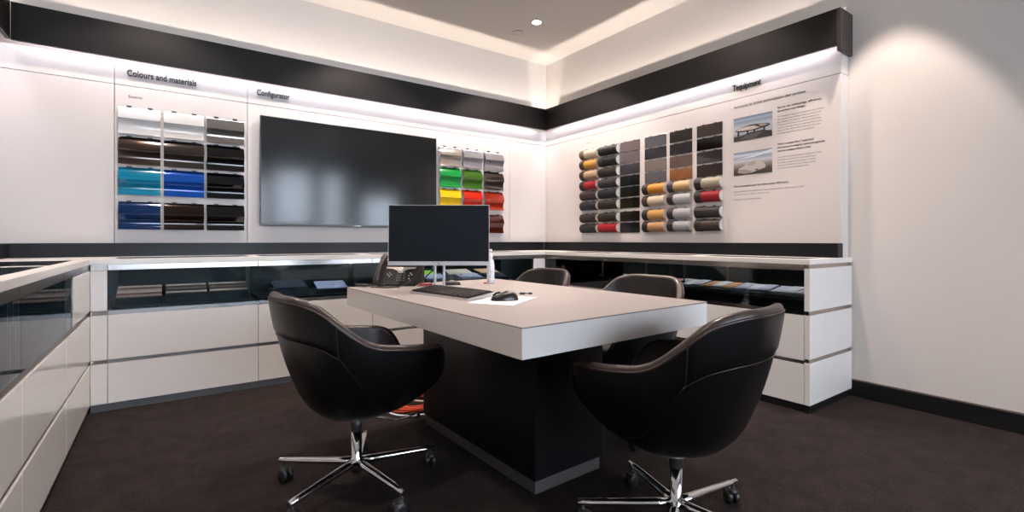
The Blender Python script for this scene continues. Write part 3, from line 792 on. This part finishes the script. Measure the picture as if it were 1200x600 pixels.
# phone
ph = thing('desk_phone', 'black desk telephone with silver wing trim left of the monitor', 'telephone', (1.055, 2.585, DZ), VA)
wedge = [(-.0, 0), (.105, 0), (.105, .12), (.085, .145), (.0, .012)]
Tp = Matrix(((0, 1, 0, 0), (1, 0, 0, 0), (0, 0, 1, 0), (0, 0, 0, 1)))
MB().prism(wedge, -.125, .125, Tp).build('phone_body', M_blackpl, ph, bevel=.004)
tilt = math.atan2(.133, .085)
PT = Matrix.Translation((0, .0, .012)) @ Matrix.Rotation(tilt, 4, 'X')       # x right, y up the sloping face, z out
kb = MB()
for r in range(4):
    for c in range(3): kb.box(-.020+c*.018, -.009+c*.018, .020+r*.016, .029+r*.016, 0, .004, PT)
kb.build('keypad', mat('grey phone keys', (.07, .07, .072), .4), ph, bevel=.001)
kb = MB()
for a, b_ in ((-.062, .052), (-.072, .062), (-.052, .062), (-.062, .072), (.05, .055), (.066, .06), (.058, .07), (.052, .035), (.068, .032), (.06, .022)):
    kb.box(a-.003, a+.003, b_-.003, b_+.003, 0, .004, PT)
kb.build('function_keys', mat('light phone keys', (.45, .44, .43), .3), ph)
wing = [(-.085, .110), (-.082, .100), (-.045, .098), (-.022, .088), (-.010, .074), (.010, .072), (.022, .086), (.045, .096), (.082, .098), (.088, .108)]
n = len(wing)
MB().add([(x, y, .001) for x, y in wing]+[(x, y, .0045) for x, y in wing], [tuple(range(n))[::-1], tuple(range(n, 2*n))]+[(i, (i+1) % n, (i+1) % n+n, i+n) for i in range(n)], PT).build('wing_trim', mat('champagne metal', (.62, .56, .50), .3, metal=.8), ph)
MB().lathe([(.015, .0045), (.015, .008), (.006, .009), (.0055, .0075)], 20, PT @ Matrix.Translation((0, .092, 0))).build('navigation_ring', M_silver, ph)
MB().box(-.07, .07, .118, .152, 0, .003, PT).build('display', M_screen, ph)
hs = []
for k in range(13):
    f_ = k/12; hs.append((-.128-.012*math.sin(PI*f_), -.012+.15*f_, .0+.012+0))
pts = [Vector((-.122+.030*f_, -.004+.172*f_, .030+.020*math.sin(PI*f_))) for f_ in [k/12 for k in range(13)]]
rr = [.017, .019, .018, .0155, .014, .0135, .0135, .0135, .014, .0155, .018, .019, .016]
MB().tube(pts, rr, 12, False, PT).build('handset', mat('handset plastic', (.022, .018, .017), .35), ph)
# handset cord lying on the desk corner
pts = []
for k in range(140):
    f_ = k/139; cx = .975-.135*f_; cyy = 2.60+.085*f_; a = k*1.15
    pts.append((cx+.004*math.cos(a)+.012*math.sin(f_*9), cyy+.007*math.cos(a), DZ+.0095+.007*math.sin(a)))
tag(MB().tube(pts, .0023, 6).build('handset_cord', M_rubber), 'coiled black telephone cord at the far left corner of the desk', 'cord')
# keyboard
ka = math.atan2(-.075, .45)   # rotates local x (width of the keyboard) towards -y
kd = thing('keyboard', 'black keyboard with silver underside in front of the monitor', 'keyboard', (1.085, 2.035, DZ), math.atan2(-.45, .075))
KT = Matrix.Rotation(rad(7), 4, 'X')
# local: x along keyboard, y away from the user, z up
MB().prism([(-.078, .0005), (.082, .0005), (.082, .026), (-.078, .007)], -.225, .225, Tp).build('keyboard_case', M_silver, kd, bevel=.002)
KT = Matrix.Translation((0, -.078, .0075)) @ Matrix.Rotation(math.atan2(.019, .16), 4, 'X')
MB().box(-.221, .221, .004, .156, 0, .0025, KT).build('key_plate', M_rubber, kd)
ks = MB()
for r in range(6):
    y = .010+r*.0238
    if r == 0:
        xs = [(-.215, -.19), (-.186, -.165), (-.161, -.14), (-.136, -.02), (-.016, .005), (.009, .03), (.034, .058), (.062, .080), (.084, .102), (.106, .124), (.135, .175), (.180, .197), (.201, .217)]
    else:
        xs = [(-.215+k*.0205, -.215+k*.0205+.0175) for k in range(14)]+[(.076+k*.0185, .092+k*.0185) for k in range(3)]+[(.1355+k*.0205, .1355+k*.0205+.0175) for k in range(4)]
    for a, b_ in xs: ks.box(a, b_, y, y+.019, .0025, .0075, KT)
ko = ks.build('keys', mat('key caps', (.006, .005, .0048), .5, spec=.3), kd, bevel=.0012, seg=1)
# mouse and pad
pd = MB().box(-.15, .15, -.10, .10, 0, .0035).build('mouse_pad', M_paper, None, bevel=.001)
pd.location = (1.175, 1.715, DZ); pd.rotation_euler = (0, 0, math.atan2(.164, .257)); tag(pd, 'thin white pad lying under the computer mouse', 'mouse pad')
ms = thing('computer_mouse', 'black computer mouse resting on the white pad', 'computer mouse', (1.168, 1.70, DZ+.0037), rad(-25))
def mouse(i, j):
    u = i/24*2*PI; v = j/10*PI/2
    r = math.cos(v)**.7; z = math.sin(v)*.036*(1+.12*math.cos(u))
    return Vector((.060*math.cos(u)*r, .034*math.sin(u)*r*(1-.08*math.cos(u)), z))
MB().grid(mouse, 24, 11, True).build('mouse_body', mat('mouse plastic', (.010, .009, .010), .28), ms)
MB().tube([(-.05, .0, .021), (-.035, 0, .0305), (-.02, 0, .0345)], .0045, 8).build('scroll_wheel', M_blackpl, ms)
MB().tube([(-.056, .012, .012), (-.03, .014, .030), (-.015, .015, .0335)], .0007, 6).build('button_seam', M_silver, ms)
# sanitizer bottle
sb = thing('pump_bottle', 'clear hand sanitizer pump bottle right of the monitor', 'pump bottle', (1.583, 2.453, DZ), VA)
M_clear = mat('clear bottle', (.62, .66, .68), .15, coat=.5)
M_lbl = mat('bottle label', (.66, .68, .70), .45)
MB().lathe([(.018, 0), (.0215, .003), (.0220, .02), (.0220, .120), (.0195, .136), (.012, .146), (.0095, .150), (.0095, .156)], 24).build('bottle', M_clear, sb)
lb = MB(); lb.lathe([(.0224, .022), (.0224, .112)], 24, cap=False); lb.build('label', M_lbl, sb)
lt = MB()
for k, (w, z) in enumerate(((.016, .100), (.012, .092), (.018, .080), (.017, .074), (.018, .068), (.014, .062), (.018, .050), (.016, .044), (.018, .038), (.012, .032))):
    for q in range(5):
        a0 = -PI/2-w*22*(.5-q/5); a1 = a0+w*22/5*.8
        lt.add([(.0228*math.cos(a0), .0228*math.sin(a0), z), (.0228*math.cos(a1), .0228*math.sin(a1), z), (.0228*math.cos(a1), .0228*math.sin(a1), z+.0025), (.0228*math.cos(a0), .0228*math.sin(a0), z+.0025)], [(0, 1, 2, 3)])
lt.build('label_print', mat('blue grey print', (.16, .2, .3), .5), sb)
MB().lathe([(.0115, .154), (.0125, .157), (.0125, .172), (.005, .176), (.004, .192)], 20).lathe([(.0085, .190), (.010, .194), (.010, .203), (.006, .206)], 16).tube([(0, 0, .199), (-.02, 0, .200), (-.034, 0, .196)], [.006, .0045, .0035], 8).build('pump', mat('white pump', (.75, .76, .78), .3), sb)
o = MB().lathe([(.006, 0), (.009, .002), (.009, .006), (.005, .009)], 14).box(.006, .02, -.003, .003, 0, .005).build('red_clip', M_red, None); o.location = (1.545, 2.455, DZ)
tag(o, 'tiny red clip lying left of the pump bottle', 'clip')
# small adapter
o = MB().box(-.012, .012, -.008, .008, 0, .009).tube([(.01, 0, .005), (.022, .002, .004), (.034, -.001, .004)], .0022, 8).box(.032, .048, -.007, .007, 0, .008).build('cable_adapter', M_rubber, None, bevel=.001)
o.location = (1.382, 1.863, DZ+.0005); o.rotation_euler = (0, 0, rad(-25)); tag(o, 'tiny black cable adapter lying right of the mouse', 'adapter')
# notes beside phone
nn = thing('note_stack', 'small stack of white and pink notes behind the monitor foot', 'note stack', (1.15, 2.44, DZ), VA+.1)
MB().box(-.055, .05, -.03, .03, 0, .008).build('white_notes', M_paper, nn)
MB().box(-.045, .055, -.03, .03, .008, .014).build('brown_notes', mat('salmon paper', 'a07068', .6), nn)
MB().box(-.035, .035, -.03, .02, .014, .022).build('pink_notes', mat('crimson paper', '9a2f44', .6), nn)
o = thing('desk_puck', 'flat black oval gadget behind the monitor stand', 'gadget', (1.345, 2.50, DZ), VA)
def puck(i, j):
    u = i/24*2*PI; v = j/8*PI/2
    return Vector((.052*math.cos(u)*math.cos(v)**.5, .036*math.sin(u)*math.cos(v)**.5, .024*math.sin(v)+.0))
MB().grid(puck, 24, 9, True).build('gadget_body', M_rubber, o); MB().lathe([(.012, .0235), (.012, .026)], 16).build('gadget_button', M_silver, o)

# ------------------------------------------------------------------ cable coil on the carpet
cc = thing('cable_coil', 'orange extension cable with white lead coiled on the carpet behind the desk base', 'cable coil', (1.235, 2.73, 0))
rnd = random.Random(3)
m = MB()
pts = []
for k in range(12*26):
    a = 2*PI*k/26; t_ = k/26
    R = .145+.030*math.sin(t_*1.9)+.012*math.sin(a*2+t_)
    pts.append((R*math.cos(a)*1.0, R*math.sin(a)*.9+.012*math.sin(t_*3), .010+.022*(t_/12)+.005*math.sin(a*3+t_*2)))
m.tube(pts, .0045, 7); m.build('orange_loops', M_orange, cc)
m = MB(); pts = []
for k in range(70):
    a = rad(40+k*290/69); R = .205+.006*math.sin(a*2)
    pts.append((R*math.cos(a), R*math.sin(a)*.95, .006))
m.tube(pts, .0048, 7)
m.tube([(-.16, .07, .042), (-.1, .0, .048), (-.04, -.06, .048), (.02, -.11, .044), (.06, -.14, .034)], .0048, 7)
m.tube([(-.06, .16, .045), (.0, .165, .048), (.1, .15, .045)], .005, 7)
m.build('white_lead', M_whitecab, cc)
MB().box(-.02, .06, .15, .185, .040, .056).build('plug', M_whitecab, cc, bevel=.003)

# ------------------------------------------------------------------ ceiling lights
LM = []
def downlight(x, y, lab, power, ang=70, blend=.6, colr=(1, .83, .73), grp='recessed ceiling downlights'):
    t = thing('downlight', lab, 'downlight', (x, y, ZC), 0, grp)
    MB().lathe([(.042, -.001), (.046, -.004), (.040, -.006), (.038, -.0015)], 28, cap=False).build('trim_ring', mat('white lamp ring', (.7, .68, .65), .4), t)
    MB().lathe([(.001, -.0025), (.038, -.0025)], 28, cap=False).build('lamp_lens', M_lamp, t)
    ld = D.lights.new('downlight_beam', 'SPOT'); ld.energy = power; ld.spot_size = rad(ang); ld.spot_blend = blend; ld.color = colr; ld.shadow_soft_size = .035
    l = D.objects.new('downlight_beam', ld); col.objects.link(l); l.location = (x, y, ZC-.02)
    return l
downlight(2.806, 3.554, 'bright recessed downlight in the ceiling near the corner', 72, 105, .35)
downlight(1.35, 3.554, 'recessed downlight above the television side of the desk', 62, 105, .35)
downlight(-.1, 3.554, 'added downlight above the left corner of the counters', 42, 105, .35)  # out of view, added to lighten the left corner
downlight(3.19, 1.05, 'recessed downlight close to the bare right wall', 64, 58, .25)
downlight(1.7, 1.6, 'recessed downlight over the near end of the desk', 60, 120, .6)
downlight(2.75, 2.2, 'added downlight over the far side chairs, brightening the right wall panel', 42, 125, .6)  # unseen lamp added to brighten the leather sample wall
downlight(-.1, 1.3, 'added downlight over the left counter, lighting the left side of the desk', 42, 120, .6)  # unseen lamp added so the desk's left side gets light
downlight(2.5, -1.48, 'recessed downlight behind the camera over the open office', 60, 110, .6)
downlight(5.0, -3.8, 'recessed downlight near the rear windows of the open office', 60, 110, .6)
downlight(.4, -1.48, 'recessed downlight behind the camera near the left wall', 40, 110, .6)
t = thing('smoke_detector', 'small white smoke detector on the ceiling beside the lit downlight', 'smoke detector', (2.79, 3.836, ZC))
MB().lathe([(.05, 0), (.05, -.004), (.045, -.007), (.001, -.008)], 28, cap=False).build('detector_base', M_ceil, t)
MB().tube([(.05*math.cos(2*PI*k/32), .05*math.sin(2*PI*k/32), -.003) for k in range(32)], .0018, 5, True).build('detector_ring', mat('shadow gap ring', (.2, .18, .17), .6), t)

def area(name, loc, rot, sx, sy, power, colr, spread=180):
    ld = D.lights.new(name, 'AREA'); ld.shape = 'RECTANGLE'; ld.size = sx; ld.size_y = sy; ld.energy = power; ld.color = colr; ld.spread = rad(spread)
    o = D.objects.new(name, ld); col.objects.link(o); o.location = loc; o.rotation_euler = rot; return o
WARM = (1.0, .87, .77); COOL = (.97, .91, 1.0)
# cove strips on top of the valances (facing up), lamp line behind the fascia
UPZ = BZ0+.114
area('cove_light', ((-.75+3.57)/2, 4.158+.045, UPZ), (PI, 0, 0), 4.3, .012, 9.5, WARM)
area('cove_light', (3.409+.045, (1.31+4.35)/2, UPZ), (PI, 0, PI/2), 3.0, .012, 7, WARM)
area('cove_light', (-.786-.045, 2.4, UPZ), (PI, 0, PI/2), 3.4, .012, 6.5, WARM)
# under-valance strips, facing down
DNZ = BZ0+.060
area('under_valance_light', ((PL+3.409)/2, 4.205, DNZ), (rad(-18)*-1, 0, 0), 4.1, .02, 5.0, COOL)
area('under_valance_light', (3.452, (1.33+4.15)/2, DNZ), (rad(18), 0, -PI/2), 2.8, .02, 3.6, COOL)
area('under_valance_light', (-.830, 2.4, DNZ), (rad(18), 0, PI/2), 3.4, .02, 3.6, COOL)
# portals in the windows for the daylight of the sky
for i, (x0, x1, z0, z1) in enumerate(wins):
    o = area('window_portal', ((x0+x1)/2, YREAR-.12, (z0+z1)/2), (PI/2, 0, PI), x1-x0, z1-z0, 1, (1, 1, 1)); o.data.cycles.is_portal = True
w = D.worlds.new('sky'); bpy.context.scene.world = w; w.use_nodes = True
w.node_tree.nodes['Background'].inputs[0].default_value = (.82, .90, 1.0, 1); w.node_tree.nodes['Background'].inputs[1].default_value = 9.5

# ------------------------------------------------------------------ camera and colour
cd = D.cameras.new('camera'); cam = D.objects.new('camera', cd); col.objects.link(cam)
cd.sensor_width = 36; cd.lens = 566.4/1200*36; cd.shift_y = -18.5/1200; cd.clip_start = .02
cam.location = (0, 0, 1.0); cam.rotation_euler = (PI/2, 0, -math.atan(402/566.4))
sc = bpy.context.scene; sc.camera = cam
sc.view_settings.view_transform = 'Standard'; sc.view_settings.look = 'None'; sc.view_settings.gamma = 1; sc.view_settings.exposure = 1.15
sc.view_settings.use_curve_mapping = False
sc.cycles.use_denoising = True
sc.cycles.max_bounces = 8; sc.cycles.transparent_max_bounces = 12; sc.cycles.sample_clamp_indirect = 4
sc.cycles.caustics_reflective = False; sc.cycles.caustics_refractive = False
